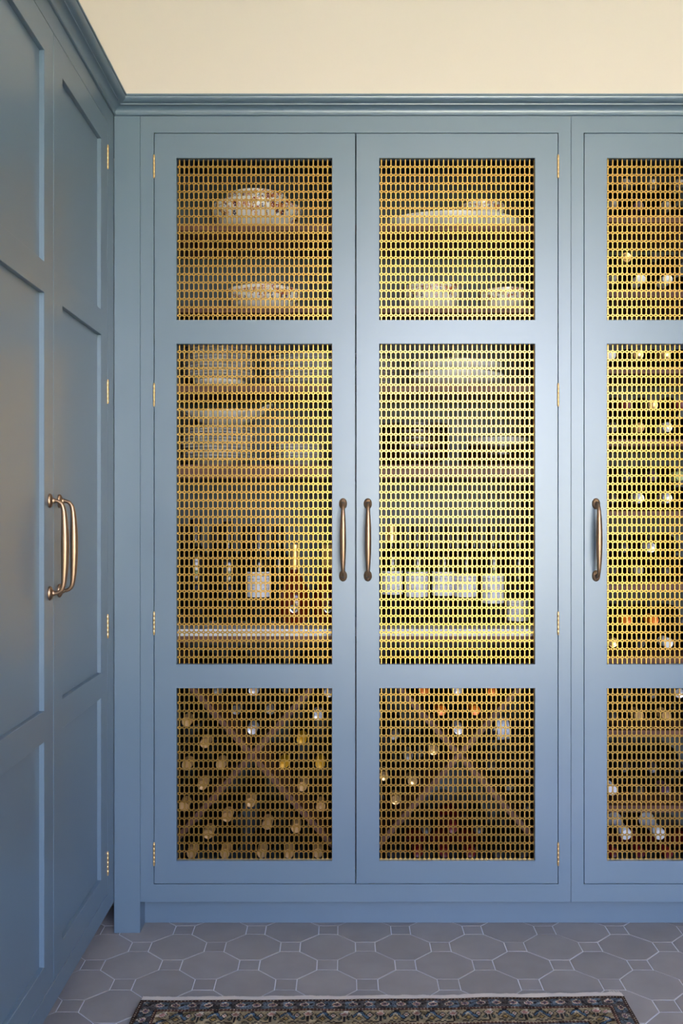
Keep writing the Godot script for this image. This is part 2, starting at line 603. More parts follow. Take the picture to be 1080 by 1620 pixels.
func make_grille(w: float, h: float) -> ArrayMesh:
	# one sheet of pierced brass: upright bars that fork into small diamonds where the rows meet
	var px := 0.01380
	var py := 0.02386
	var dv := 0.0037
	var dz := 0.0011
	var cell := Build.new()
	var segs := [[Vector2(0, dv * 0.8), Vector2(0, py - dv * 0.8)], [Vector2(0, dv), Vector2(px * 0.5, 0)], [Vector2(0, dv), Vector2(-px * 0.5, 0)], [Vector2(0, -dv), Vector2(px * 0.5, 0)], [Vector2(0, -dv), Vector2(-px * 0.5, 0)]]
	for sg in segs:
		var a: Vector2 = sg[0]
		var c: Vector2 = sg[1]
		var d := (c - a).normalized()
		var s := Vector2(-d.y, d.x)
		var bw := 0.0021 if absf(d.x) < 0.01 else 0.0018
		var fw := bw * 0.6
		var k := 0.0 if absf(d.x) < 0.01 else 0.0008
		var z1 := 0.0 if k == 0.0 else -0.00002
		a -= d * k
		c += d * k
		var o3 := Vector3(s.x, s.y, 0)
		cell.quad(v3(a + s * fw, z1), v3(c + s * fw, z1), v3(c - s * fw, z1), v3(a - s * fw, z1), Vector3(0, 0, 1))
		for q in [-1.0, 1.0]:
			cell.quad(v3(a + s * fw * q, z1), v3(c + s * fw * q, z1), v3(c + s * bw * q, -dz), v3(a + s * bw * q, -dz), o3 * q)
		cell.quad(v3(a + s * bw, -dz), v3(c + s * bw, -dz), v3(c - s * bw, -dz), v3(a - s * bw, -dz), Vector3(0, 0, -1))
	var out := Build.new()
	var nx := int(ceil((w - 0.0065) / px)) + 1
	var ny := int(ceil((h - 0.020) / py))
	var step := cell.v.size()
	for j in range(-1, ny):
		for i in nx:
			var off := Vector3(0.0065 + i * px, h - 0.0205 - j * py - py, 0)
			# the lowest and topmost rows are cut by the frame
			var base := out.v.size()
			for m in step:
				var p := cell.v[m] + off
				p.y = clampf(p.y, -0.004, h + 0.004)
				p.x = clampf(p.x, -0.004, w + 0.004)
				out.v.append(p)
			out.n.append_array(cell.n)
			out.t.append_array(cell.t)
			for m in cell.ix:
				out.ix.append(base + m)
	return out.mesh()

func v3(p: Vector2, z: float) -> Vector3:
	return Vector3(p.x, p.y, z)

func wire_door(cab: Node3D, x0: float, x1: float, ax0: float, ax1: float, handle_x: float, hinge_x: float) -> void:
	var holes := []
	for r in ROWS:
		holes.append([ax0, r[0], ax1, r[1]])
	var b := Build.new()
	b.frame([x0, 0.142, x1, 2.300], holes, -0.022, 0.0, 0.0009)
	var d := part("cabinet_door", b.mesh(), M.paint, cab)
	for k in 3:
		part("brass_grille", grille_meshes[k], M.brass, d, Vector3(ax0, ROWS[k][0], -0.0135)).set_meta("label", "pierced brass grille sheet")
	part("handle", handle_mesh, M.bronze, d, Vector3(handle_x, 1.131, 0)).set_meta("label", "bowed bronze pull handle")
	if hinge_x > -5.0:
		for y in [2.205, 1.548, 0.891, 0.227]:
			part("hinge", hinge_mesh, M.hinge, d, Vector3(hinge_x, y, 0.0006))

func build_left_cabinet() -> void:
	handle_mesh = make_handle()
	hinge_mesh = make_hinge()
	for r in ROWS:
		grille_meshes.append(make_grille(0.4472, r[1] - r[0]))
	# the run along the left wall: two solid panelled doors set flush in a face frame; its own x runs away from the back wall
	var cab := thing("tall_cabinet", "blue-grey tall cabinet with solid panelled doors along the left wall", "cabinet", Vector3(CORNER, 0, 0))
	cab.rotation.y = PI * 0.5
	var b := Build.new()
	b.frame([-1.13, 0.089, -0.001, FRAME_TOP], [[-1.0565, 0.1405, -0.0715, 2.3015]], -0.022, 0.0, 0.0006)
	part("face_frame", b.mesh(), M.paint, cab)
	var body := Build.new()
	body.box(Vector3(-1.13, 0.089, -0.42), Vector3(-1.112, FRAME_TOP, -0.022))
	body.box(Vector3(-0.03, 0.089, -0.42), Vector3(-0.012, FRAME_TOP, -0.022))
	body.box(Vector3(-1.112, 0.12, -0.42), Vector3(-0.03, 0.138, -0.022))
	body.box(Vector3(-1.112, 2.31, -0.42), Vector3(-0.03, 2.328, -0.022))
	body.box(Vector3(-1.112, 0.138, -0.42), Vector3(-0.03, 2.31, -0.41))
	part("carcass", body.mesh(), M.paint, cab)
	part("plinth", boxmesh(Vector3(-1.13, 0.001, -0.085), Vector3(-0.001, 0.0888, -0.066)), M.paint, cab)
	var doors := [[-0.5640, -0.0730, -0.496, -0.142, -0.5255, -0.0722], [-1.0550, -0.5665, -0.987, -0.632, -0.5975, -1.0560]]
	for d in doors:
		var holes := []
		for r in ROWS:
			holes.append([d[2], r[0], d[3], r[1]])
		var m := Build.new()
		m.frame([d[0], 0.142, d[1], 2.300], holes, -0.022, 0.0, 0.0009)
		var dn := part("cabinet_door", m.mesh(), M.paint, cab)
		for r in ROWS:
			part("panel", boxmesh(Vector3(d[2] - 0.006, r[0] - 0.006, -0.019), Vector3(d[3] + 0.006, r[1] + 0.006, -0.0112)), M.paint, dn)
		part("handle", handle_mesh, M.bronze, dn, Vector3(d[4], 1.1325, 0)).set_meta("label", "bowed bronze pull handle")
		for y in [2.205, 1.548, 0.891, 0.227]:
			part("hinge", hinge_mesh, M.hinge, dn, Vector3(d[5], y, 0.0006))

func build_wire_cabinets() -> void:
	# centre cabinet: pair of grille doors
	var cab := thing("tall_cabinet", "blue-grey tall cabinet with a pair of brass grille doors at centre", "cabinet")
	var b := Build.new()
	b.frame([-0.5782, 0.089, 0.6596, FRAME_TOP], [[-0.5396, 0.1405, 0.6236, 2.3015]], -0.022, 0.0, 0.0006)
	part("face_frame", b.mesh(), M.paint, cab)
	part("corner_post", boxmesh(Vector3(CORNER + 0.0006, 0.0, -0.075), Vector3(-0.5788, FRAME_TOP, 0.0), 0.0006), M.paint, cab)
	part("plinth", boxmesh(Vector3(-0.5788, 0.001, -0.085), Vector3(0.6600, 0.0888, -0.066)), M.paint, cab)
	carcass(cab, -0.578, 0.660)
	part("rack_divider", boxmesh(Vector3(0.032, 0.165, -0.355), Vector3(0.050, 0.826, -0.05), 0.001), M.wood, cab)
	for s in [[2.0335, 2.0530], [1.7940, 1.8140], [1.5630, 1.5805], [1.3090, 1.3500], [0.8280, 0.8474]]:
		part("shelf", boxmesh(Vector3(-0.560, s[0], -0.36), Vector3(0.642, s[1], -0.048), 0.0012), M.wood, cab)
	part("stone_top", boxmesh(Vector3(-0.560, 0.8476, -0.36), Vector3(0.642, 0.8684, -0.046), 0.0015), M.stone, cab).set_meta("label", "white stone slab")
	rack_cross(cab, -0.560, 0.032)
	rack_cross(cab, 0.050, 0.642)
	wire_door(cab, -0.538, 0.0396, -0.4745, -0.0273, 0.0045, -0.5388)
	wire_door(cab, 0.0424, 0.622, 0.1090, 0.5562, 0.0757, 0.6228)
	# right cabinet: one grille door, bottle shelves
	var cr := thing("tall_cabinet", "blue-grey tall cabinet with a single brass grille door at right", "cabinet")
	b = Build.new()
	b.frame([0.6604, 0.089, 1.3160, FRAME_TOP], [[0.6965, 0.1405, 1.2795, 2.3015]], -0.022, 0.0, 0.0006)
	part("face_frame", b.mesh(), M.paint, cr)
	part("plinth", boxmesh(Vector3(0.6600, 0.001, -0.085), Vector3(1.316, 0.0888, -0.066)), M.paint, cr)
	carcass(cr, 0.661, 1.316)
	for y in SHELF_TOPS:
		part("shelf", boxmesh(Vector3(0.679, y - 0.021, -0.36), Vector3(1.298, y, -0.048), 0.0012), M.wood, cr)
	wire_door(cr, 0.698, 1.278, 0.7636, 1.2108, 0.7316, 1.2788)

const SHELF_TOPS := [2.0795, 1.861, 1.637, 1.424, 1.214, 1.0017, 0.787, 0.572, 0.352]

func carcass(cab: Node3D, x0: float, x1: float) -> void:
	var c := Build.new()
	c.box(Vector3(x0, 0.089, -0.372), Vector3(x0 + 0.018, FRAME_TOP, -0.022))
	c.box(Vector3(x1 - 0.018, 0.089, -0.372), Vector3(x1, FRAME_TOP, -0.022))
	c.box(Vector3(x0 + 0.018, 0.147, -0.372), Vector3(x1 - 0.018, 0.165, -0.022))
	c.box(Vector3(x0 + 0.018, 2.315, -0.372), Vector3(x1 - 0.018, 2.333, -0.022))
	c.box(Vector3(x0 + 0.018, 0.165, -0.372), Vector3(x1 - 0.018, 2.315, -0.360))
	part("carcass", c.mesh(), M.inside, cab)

func rack_cross(cab: Node3D, x0: float, x1: float) -> void:
	# two boards crossing in an X: one whole, the other in two halves
	var a := Vector2(x0, 0.165)
	var c := Vector2(x1, 0.826)
	var mid := (a + c) * 0.5
	var l := (c - a).length() * 0.5 - 0.022
	var ang := atan2(c.y - a.y, c.x - a.x)
	var whole := part("rack_board", boxmesh(Vector3(-l, -0.009, -0.147), Vector3(l, 0.009, 0.147), 0.001), M.wood, cab, Vector3(mid.x, mid.y, -0.207))
	whole.rotation.z = ang
	for s in [0.0, PI]:
		var half := part("rack_board", boxmesh(Vector3(0.0101, -0.009, -0.147), Vector3(l, 0.009, 0.147), 0.001), M.wood, cab, Vector3(mid.x, mid.y, -0.207))
		half.rotation.z = PI - ang + s

# ------------------------------------------------------------------ crockery
func bowl_profile(r: float, h: float, foot := 0.45, flare := 0.0) -> Array:
	# outside from the foot to the rim, then the inside down to the centre
	var p := [[0.0, 0.004], [r * foot - 0.004, 0.004], [r * foot - 0.002, 0.0], [r * foot, 0.0], [r * foot + 0.001, 0.006]]
	for k in range(1, 9):
		var t := k / 8.0
		p.append([lerpf(r * foot, r, pow(sin(t * PI * 0.5), 1.0 + flare)), 0.006 + (h - 0.006) * pow(t, 1.4)])
	p.append([r - 0.0015, h + 0.0012])
	p.append([r - 0.004, h - 0.0005])
	for k in range(7, 0, -1):
		var t := k / 8.0
		p.append([lerpf(r * foot, r, pow(sin(t * PI * 0.5), 1.0 + flare)) - 0.004, 0.010 + (h - 0.010) * pow(t, 1.4)])
	p.append([0.0, 0.009])
	return p

func plate_profile(r: float) -> Array:
	return [[0.0, 0.003], [r * 0.56, 0.003], [r * 0.58, 0.0], [r * 0.60, 0.0], [r * 0.66, 0.006], [r * 0.8, 0.012], [r * 0.97, 0.0175], [r, 0.0195], [r * 0.99, 0.0215], [r * 0.8, 0.016], [r * 0.65, 0.009], [r * 0.58, 0.0065], [0.0, 0.006]]

func lathe_mesh(pr: Array, seg := 40, sx := 1.0, sz := 1.0) -> ArrayMesh:
	var b := Build.new()
	b.lathe(pr, seg, Transform3D.IDENTITY, sx, sz)
	return b.mesh()

func stack(called: String, mesh: Mesh, m: Material, at: Vector3, count: int, step: float, label: String, category: String, group: String) -> void:
	var first := solo(called, mesh, m, label + ", lowest", category, at, group)
	for k in range(1, count):
		dup(first, at + Vector3(0, step * k, 0), label + (", topmost" if k == count - 1 else ", %s from bottom" % ORDER[k]), category, group)

func build_crockery() -> void:
	var e := 0.0004
	# first shelf
	var y := 2.0530 + e
	solo("bowl", lathe_mesh(bowl_profile(0.140, 0.084, 0.5)), M.decor, "large white bowl with rust blossom rim, left on the top shelf", "bowl", Vector3(-0.262, y, -0.19))
	solo("bowl", lathe_mesh(bowl_profile(0.095, 0.062, 0.45)), M.decor, "smaller rust-painted bowl nested inside the large bowl on the top shelf", "bowl", Vector3(-0.262, y + 0.060, -0.19))
	solo("platter", lathe_mesh(bowl_profile(0.205, 0.046, 0.6), 56, 1.0, 0.56), M.china, "long plain white oval platter, right on the top shelf", "platter", Vector3(0.343, y, -0.18))
	solo("bowl", lathe_mesh(bowl_profile(0.070, 0.062, 0.45)), M.decor, "small rust-painted bowl sitting in the long white oval platter", "bowl", Vector3(0.430, y + 0.030, -0.18))
	# second shelf
	y = 1.8140 + e
	solo("bowl", lathe_mesh(bowl_profile(0.117, 0.068, 0.5)), M.decor, "wide rust-painted bowl alone on the second shelf of the left door", "bowl", Vector3(-0.238, y, -0.18))
	solo("bowl", lathe_mesh(bowl_profile(0.058, 0.040, 0.45)), M.decor, "little dark-rimmed bowl nested in the wide painted bowl on second shelf", "bowl", Vector3(-0.232, y + 0.045, -0.18))
	solo("bowl", lathe_mesh(bowl_profile(0.090, 0.082, 0.62)), M.decor, "deep rust-painted bowl, left of the pair behind the right door's second shelf", "bowl", Vector3(0.276, y, -0.18))
	solo("bowl", lathe_mesh(bowl_profile(0.082, 0.068, 0.5)), M.decor, "shallow rust-painted bowl, right of the pair on the second shelf", "bowl", Vector3(0.500, y, -0.18))
	# third shelf
	y = 1.5805 + e
	var deep := lathe_mesh(bowl_profile(0.080, 0.030, 0.6))
	solo("bowl", deep, M.china, "plain white bowl under the left plate stack on the third shelf", "bowl", Vector3(-0.376, y, -0.19))
	stack("plate", lathe_mesh(plate_profile(0.110)), M.china_grey, Vector3(-0.376, y + 0.022, -0.19), 11, 0.0088, "white plate in the left stack on the third shelf", "plate", "plates in the left stack on the third shelf")
	var oval := lathe_mesh(plate_profile(0.205), 56, 1.0, 0.62)
	stack("platter", oval, M.china_grey, Vector3(-0.036, y, -0.19), 9, 0.0098, "pale oval platter in the wide stack on the third shelf", "platter", "oval platters stacked on the third shelf")
	solo("bowl", lathe_mesh(bowl_profile(0.148, 0.048, 0.5)), M.china, "wide white bowl at bottom of the right pile on the third shelf", "bowl", Vector3(0.352, y, -0.20))
	solo("bowl", lathe_mesh(bowl_profile(0.142, 0.048, 0.5)), M.china, "wide white bowl on top of another, right pile on the third shelf", "bowl", Vector3(0.352, y + 0.034, -0.20))
	var lid := thing("lid", "white domed lid with a round knob on the third shelf's right bowls", "lid", Vector3(0.352, y + 0.0835, -0.20))
	part("dome", lathe_mesh([[0.075, 0.0], [0.076, 0.002], [0.070, 0.010], [0.050, 0.018], [0.025, 0.022], [0.0, 0.023]]), M.china, lid)
	part("knob", lathe_mesh([[0.007, 0.020], [0.006, 0.027], [0.012, 0.033], [0.012, 0.038], [0.0, 0.042]], 20), M.china, lid)
	# fourth shelf
	y = 1.3500 + e
	stack("plate", lathe_mesh(plate_profile(0.114)), M.china_grey, Vector3(-0.382, y, -0.19), 12, 0.0088, "white plate in the stack under the leaf dish", "plate", "plates under the leaf dish on the fourth shelf")
	solo("dish", leaf_dish(), M.china, "white leaf-shaped dish with an upturned tip on the fourth shelf plates", "dish", Vector3(-0.360, y + 0.1205, -0.19))
	stack("plate", lathe_mesh(plate_profile(0.083)), M.china_grey, Vector3(-0.134, y, -0.19), 6, 0.0088, "small white plate right of the leaf dish", "plate", "small plates stacked on the fourth shelf")
	stack("bowl", lathe_mesh(bowl_profile(0.112, 0.040, 0.5)), M.pewter, Vector3(0.222, y, -0.19), 5, 0.0215, "shiny pewter bowl in the pile of five, fourth shelf", "bowl", "pewter bowls in the left pile on the fourth shelf")
	stack("bowl", lathe_mesh(bowl_profile(0.098, 0.038, 0.5)), M.pewter, Vector3(0.482, y, -0.19), 2, 0.024, "shiny pewter bowl at the right end of the fourth shelf", "bowl", "pewter bowls in the right pile on the fourth shelf")
	solo("bowl", lathe_mesh(bowl_profile(0.100, 0.036, 0.55)), M.china_grey, "pale bowl on top of the pewter bowls, right end of fourth shelf", "bowl", Vector3(0.482, y + 0.048, -0.19))

func leaf_dish() -> ArrayMesh:
	# an oval dish whose wavy rim sweeps up to a tip at one end and a curl at the other
	var b := Build.new()
	var seg := 48
	var rings := 8
	var grid := []
	for layer in 2:
		for i in rings + 1:
			var row := []
			for j in seg + 1:
				var a := TAU * j / seg
				var f := float(i) / rings
				var tip := pow(maxf(0.0, cos(a)), 6.0)
				var tail := pow(maxf(0.0, -cos(a)), 5.0)
				var rim := 0.040 + 0.030 * tip + 0.016 * tail + 0.0025 * cos(a * 14.0)
				var p := Vector3(cos(a) * (0.140 + 0.008 * tip) * f, 0.002 + rim * pow(f, 2.2), sin(a) * 0.095 * f * (1.0 - 0.25 * tip))
				p.y += 0.004 if layer == 1 else 0.0
				row.append(p)
			grid.append(row)
	for layer in 2:
		for i in rings:
			for j in seg:
				var k := layer * (rings + 1) + i
				var mid: Vector3 = grid[k][j]
				b.quad(grid[k][j], grid[k][j + 1], grid[k + 1][j + 1], grid[k + 1][j], Vector3(-mid.x, 0.2, -mid.z) if layer == 1 else Vector3(mid.x, -0.2, mid.z))
	for j in seg:
		b.quad(grid[rings][j], grid[rings][j + 1], grid[2 * rings + 1][j + 1], grid[2 * rings + 1][j], Vector3(grid[rings][j].x, 0.0, grid[rings][j].z))
	return b.mesh()

# ------------------------------------------------------------------ bottles
func bottle_glass(r: float, body: float, shoulder: float, total: float, neck: float) -> Array:
	var p := [[0.0, 0.004], [r * 0.55, 0.002], [r * 0.9, 0.0], [r, 0.004], [r, body]]
	for k in range(1, 7):
		var t := k / 6.0
		p.append([lerpf(r, neck, 0.5 - 0.5 * cos(t * PI)), lerpf(body, shoulder, t)])
	p.append([neck * 0.94, total - 0.012])
	p.append([neck * 1.1, total - 0.010])
	p.append([neck * 1.1, total - 0.001])
	p.append([0.0, total])
	return p

func capsule_profile(r: float, y0: float, y1: float) -> Array:
	return [[r * 1.02, y0], [r, y0 + 0.002], [r, y1 - 0.003], [r * 0.9, y1], [r * 0.72, y1], [r * 0.66, y1 - 0.0008], [0.0, y1 - 0.0006]]

func standing(called: String, at: Vector3, r: float, body: float, shoulder: float, total: float, neck: float, glass: Material, cap: Material, cap_from: float, lab: Array, label: String) -> Node3D:
	var o := thing(called, label, "bottle", at)
	part("glass", lathe_mesh(bottle_glass(r, body, shoulder, total, neck), 28), glass, o)
	part("cap", lathe_mesh(capsule_profile(neck * 1.18, cap_from, total + 0.002), 20), cap, o)
	if not lab.is_empty():
		part("label", lathe_mesh([[r + 0.0006, lab[0]], [r + 0.0006, lab[1]]], 28), M.label, o).set_meta("label", "white paper label")
	return o

func build_standing_bottles() -> void:
	var y := 0.8684
	var z := -0.17
	standing("bottle", Vector3(-0.4465, y, z), 0.044, 0.200, 0.252, 0.318, 0.015, M.glass_dark, M.foil_dark, 0.26, [], "tall wide black bottle without label at left on the stone shelf")
	standing("bottle", Vector3(-0.3460, y, z), 0.037, 0.185, 0.238, 0.312, 0.0145, M.glass_dark, M.foil_dark, 0.255, [], "narrow black bottle second from left on the stone shelf")
	standing("bottle", Vector3(-0.2530, y, z), 0.0365, 0.186, 0.230, 0.305, 0.0160, M.glass_dark, M.foil_navy, 0.236, [0.0851, 0.1614], "dark bottle with white label and navy cap behind the left door")
	for k in 2:
		var x := [-0.1430, -0.0406][k] as float
		var o := thing("decanter", ["round amber bottle with gilt neck, left of the two beside the white label", "round amber bottle with gilt neck partly behind the left door's stile"][k], "bottle", Vector3(x, y, z))
		part("glass", lathe_mesh([[0.0, 0.004], [0.030, 0.0], [0.034, 0.003], [0.045, 0.026], [0.050, 0.052], [0.0495, 0.075], [0.044, 0.102], [0.032, 0.128], [0.020, 0.148], [0.0145, 0.166], [0.0135, 0.20], [0.0, 0.202]], 32), M.glass_amber, o)
		part("gilt_neck", lathe_mesh([[0.0150, 0.168], [0.0160, 0.180], [0.0155, 0.228], [0.0185, 0.230], [0.0185, 0.243], [0.0, 0.246]], 24), M.foil_gold, o)
		var seal := part("seal", lathe_mesh([[0.012, 0.0], [0.0135, 0.0015], [0.0120, 0.004], [0.0095, 0.0035], [0.0085, 0.0045], [0.0, 0.0065]], 20), M.silver, o, Vector3(0, 0.052, 0.0480))
		seal.rotation.x = PI * 0.5
	var lab := [[0.0927, 0.1634], [0.0851, 0.1614], [0.0889, 0.1614], [0.0851, 0.1557], [0.0660, 0.1557], [0.0125, 0.0756]]
	var xs := [0.1527, 0.2300, 0.3100, 0.3785, 0.4620, 0.5390]
	var names := ["white-labelled bottle with gilt neck, first on the row behind the right door", "white-labelled bottle with green stripe above its label, second of the row", "white-labelled dark bottle third of the row behind the right door", "white-labelled dark bottle fourth of the row behind the right door", "dark bottle with the tallest white label, fifth of the row", "dark bottle whose white label sits lowest, at the row's right end"]
	for k in 6:
		var o := standing("bottle", Vector3(xs[k], y, z), 0.0335, 0.205, 0.240, 0.300 - 0.01 * float(k == 5), 0.0145, M.glass_dark, M.foil_gold if k == 0 else M.foil_dark, 0.250, lab[k], names[k])
		if k == 1:
			part("stripe", lathe_mesh([[0.0342, 0.1618], [0.0342, 0.1670]], 28), mat(Color(0.30, 0.38, 0.10), 0.6), o)
	# a second row stands in the gaps
	var back := standing("bottle", Vector3(0.190, y, -0.28), 0.0360, 0.190, 0.235, 0.300, 0.0150, M.glass_dark, M.foil_dark, 0.250, [], "dark bottle behind the white-labelled row, first from left")
	back.set_meta("group", "dark bottles behind the labelled row")
	var rear := [0.270, 0.345, 0.420, 0.500, 0.578]
	for k in 5:
		dup(back, Vector3(rear[k], y, -0.28), "dark bottle behind the white-labelled row, %s from left" % ORDER[k + 1], "bottle", "dark bottles behind the labelled row")
	rear = [-0.50, -0.395, -0.300, -0.20]
	for k in 4:
		dup(back, Vector3(rear[k], y, -0.28), "dark bottle in the second row behind the left door, %s from left" % ORDER[k], "bottle", "dark bottles behind the left door")

var proto := {}

func lying(cap: String, glass := "glass_dark") -> Node3D:
	# a wine bottle on its side: base towards the back, capsule towards the door
	var key := cap + glass
	if not proto.has(key):
		var o := Node3D.new()
		o.name = "wine_bottle"
		if not proto.has("g"):
			proto["g"] = lathe_mesh(bottle_glass(0.0370, 0.165, 0.205, 0.276, 0.0130), 24)
			proto["c"] = lathe_mesh(capsule_profile(0.0152, 0.225, 0.278), 20)
		part("glass", proto["g"], M[glass], o)
		part("capsule", proto["c"], M["foil_" + cap], o)
		proto[key] = o
	var c: Node3D = proto[key].duplicate()
	c.name = numbered("wine_bottle")
	add_child(c)
	c.rotation.x = PI * 0.5
	return c

const ORDER := ["first", "second", "third", "fourth", "fifth", "sixth", "seventh", "eighth", "ninth", "tenth", "eleventh", "twelfth"]
const CAPWORD := {"tan": "tan foil cap", "yellow": "bright yellow cap", "silver": "silver cap", "orange": "bright orange cap", "gold": "pale gold cap", "dim": "dull grey cap"}

func build_racked_bottles() -> void:
	var left := [
		["tan", "left", [-0.457, 0.592, -0.404, 0.527, -0.357, 0.463, -0.457, 0.463, -0.412, 0.402, -0.466, 0.341]],
		["tan", "lower", [-0.443, 0.202, -0.394, 0.260, -0.344, 0.203, -0.338, 0.310, -0.269, 0.353, -0.236, 0.203, -0.220, 0.286, -0.156, 0.202, -0.135, 0.275, -0.070, 0.203]],
		["tan", "right", [-0.116, 0.401, -0.061, 0.340]],
		["yellow", "right", [-0.118, 0.539, -0.170, 0.467, -0.063, 0.467]],
		["silver", "upper", [-0.264, 0.567, -0.260, 0.683]],
		["dim", "upper", [-0.363, 0.683, -0.312, 0.625, -0.210, 0.627]],
		["silver", "right", [-0.037, 0.677, -0.071, 0.610]],
		["dark", "left", [-0.523, 0.713, -0.523, 0.635, -0.523, 0.503, -0.523, 0.395, -0.523, 0.281]],
		["dark", "right", [-0.006, 0.521, -0.006, 0.395, -0.006, 0.281]],
		["dark", "upper", [-0.420, 0.743, -0.312, 0.743, -0.216, 0.749, -0.162, 0.689, -0.108, 0.743]]]
	var right := [
		["orange", "upper", [0.244, 0.681, 0.296, 0.623, 0.396, 0.623, 0.446, 0.680]],
		["silver", "left", [0.104, 0.607]],
		["silver", "upper", [0.343, 0.683, 0.346, 0.567]],
		["gold", "left", [0.271, 0.508, 0.125, 0.430, 0.210, 0.415, 0.160, 0.359]],
		["dim", "left", [0.155, 0.551, 0.198, 0.489]],
		["dark", "lower", [0.148, 0.203, 0.226, 0.203, 0.250, 0.275, 0.304, 0.203, 0.328, 0.275, 0.382, 0.203, 0.406, 0.275, 0.460, 0.203, 0.538, 0.203]],
		["dark", "left", [0.087, 0.683, 0.087, 0.497, 0.087, 0.281]],
		["dark", "right", [0.442, 0.461, 0.550, 0.455, 0.496, 0.401, 0.604, 0.395, 0.550, 0.341, 0.604, 0.281]],
		["dark", "upper", [0.190, 0.743, 0.292, 0.743, 0.394, 0.743, 0.490, 0.743]]]
	for side in 2:
		var rack := "left X rack" if side == 0 else "right X rack"
		for row in (left if side == 0 else right):
			var pts: Array = row[2]
			var count := int(pts.size() / 2.0)
			for k in count:
				var glass := "glass_dark"
				if side == 1 and row[0] == "dark" and row[1] == "lower" and k in [1, 3, 4, 5]:
					glass = "glass_red"
				var b := lying("red" if glass == "glass_red" else String(row[0]), glass)
				b.position = Vector3(pts[k * 2], pts[k * 2 + 1], -0.357 + rng.randf_range(0.0, 0.012))
				var count_from := "left" if row[1] in ["upper", "lower"] else "top"
				var kind: String = "dark cap" if row[0] == "dark" else CAPWORD[row[0]]
				if glass == "glass_red":
					tag(b, "dark red capped wine bottle low in the right X rack, %s from left" % ORDER[{1: 0, 3: 1, 4: 2, 5: 3}[k]], "wine bottle", "red capped bottles in the right X rack")
				elif count == 1:
					tag(b, "wine bottle with %s in the %s triangle of the %s" % [kind, row[1], rack], "wine bottle")
				else:
					tag(b, "wine bottle with %s, %s from %s in the %s's %s triangle" % [kind, ORDER[k], count_from, rack, row[1]], "wine bottle", "%ss in the %s" % [kind, rack])

func build_cross_bottle() -> void:
	# one bottle lies across the others in the right triangle of the right rack
	var o := thing("wine_bottle", "blue glass bottle with white label lying crosswise in the right X rack", "wine bottle", Vector3(0.402, 0.533, -0.21))
	part("glass", lathe_mesh(bottle_glass(0.0330, 0.130, 0.165, 0.230, 0.0130), 24), M.glass_blue, o)
	part("cap", lathe_mesh(capsule_profile(0.0150, 0.190, 0.231), 20), M.foil_navy, o)
	part("label", lathe_mesh([[0.0336, 0.076], [0.0336, 0.114]], 28), M.label, o).set_meta("label", "white paper label")
	o.rotation.z = -PI * 0.5 + 0.08

func build_shelved_bottles() -> void:
	# shelf by shelf, lower layer then the layer lying in its hollows
	var lower := [0.800, 0.880, 0.960, 1.040, 1.120, 1.200]
	var word := ["top", "second", "third", "fourth", "fifth", "sixth", "seventh", "eighth", "ninth", "bottom"]
	var caps := [
		[["dim", "purple", "dim"], ["dim", "dim", "dim"]],
		[["dim", "white", "white"], ["gold", "dark", "dark"]],
		[["white", "gold", "gold"], []],
		[["navy", "tan", "silver"], ["red", "gold", "red"]],
		[["dark", "silver", "silver"], ["navy", "purple", "green"]],
		[["dark", "dim", "dark"], ["navy", "silver", "dark"]],
		[["gold", "dark", "white"], ["orange", "orange", "dark"]],
		[["dark", "tan", "tan"], ["dark", "navy", "silver"]],
		[["white", "dark", "purple"], ["dark", "navy", "dark"]],
		[["red", "red", "red"], []]]
	var counts := {}
	for s in 10:
		var base: float = SHELF_TOPS[s] if s < 9 else 0.165
		for layer in 2:
			var row: Array = caps[s][layer]
			if row.is_empty():
				continue
			for k in 4:
				var c: String = row[k] if k < row.size() else "dark"
				var x: float = lower[k] + (0.040 if layer == 1 else 0.0) + 0.004 * sin(s * 2.3)
				if layer == 1 and k > 2:
					continue
				var red := s == 9
				var b := lying(c, "glass_red" if red else "glass_dark")
				b.position = Vector3(x, base + 0.0375 + (0.0660 if layer == 1 else 0.0), -0.357 + rng.randf_range(0.0, 0.012))
				var place := "%s shelf of the right cabinet" % word[s]
				var cap: String = {"dim": "grey", "navy": "navy"}.get(c, c)
				tag(b, "wine bottle with %s cap, %s of the %s layer, %s" % [cap, ORDER[k], ["lower", "upper"][layer], place], "wine bottle", "bottles on the %s" % place)
	# two white-necked bottles on top of the bottom layer, tipped towards the door
	for k in 2:
		var o := thing("sparkling_bottle", ["bottle with a long white foil neck, left of the two at cabinet bottom right", "bottle with a long white foil neck, right of the two at cabinet bottom right"][k], "wine bottle", Vector3(0.828 + 0.100 * k, 0.2810, -0.356))
		part("glass", lathe_mesh(bottle_glass(0.0400, 0.130, 0.190, 0.270, 0.0135), 24), M.glass_dark, o)
		part("foil", lathe_mesh([[0.0245, 0.168], [0.0200, 0.186], [0.0160, 0.205], [0.0150, 0.240], [0.0178, 0.246], [0.0178, 0.268], [0.0150, 0.275], [0.0, 0.278]], 24), M.foil_white, o)
		o.rotation = Vector3(PI * 0.5 + 0.10, 0, 0.0)
		o.rotate_y(0.06)

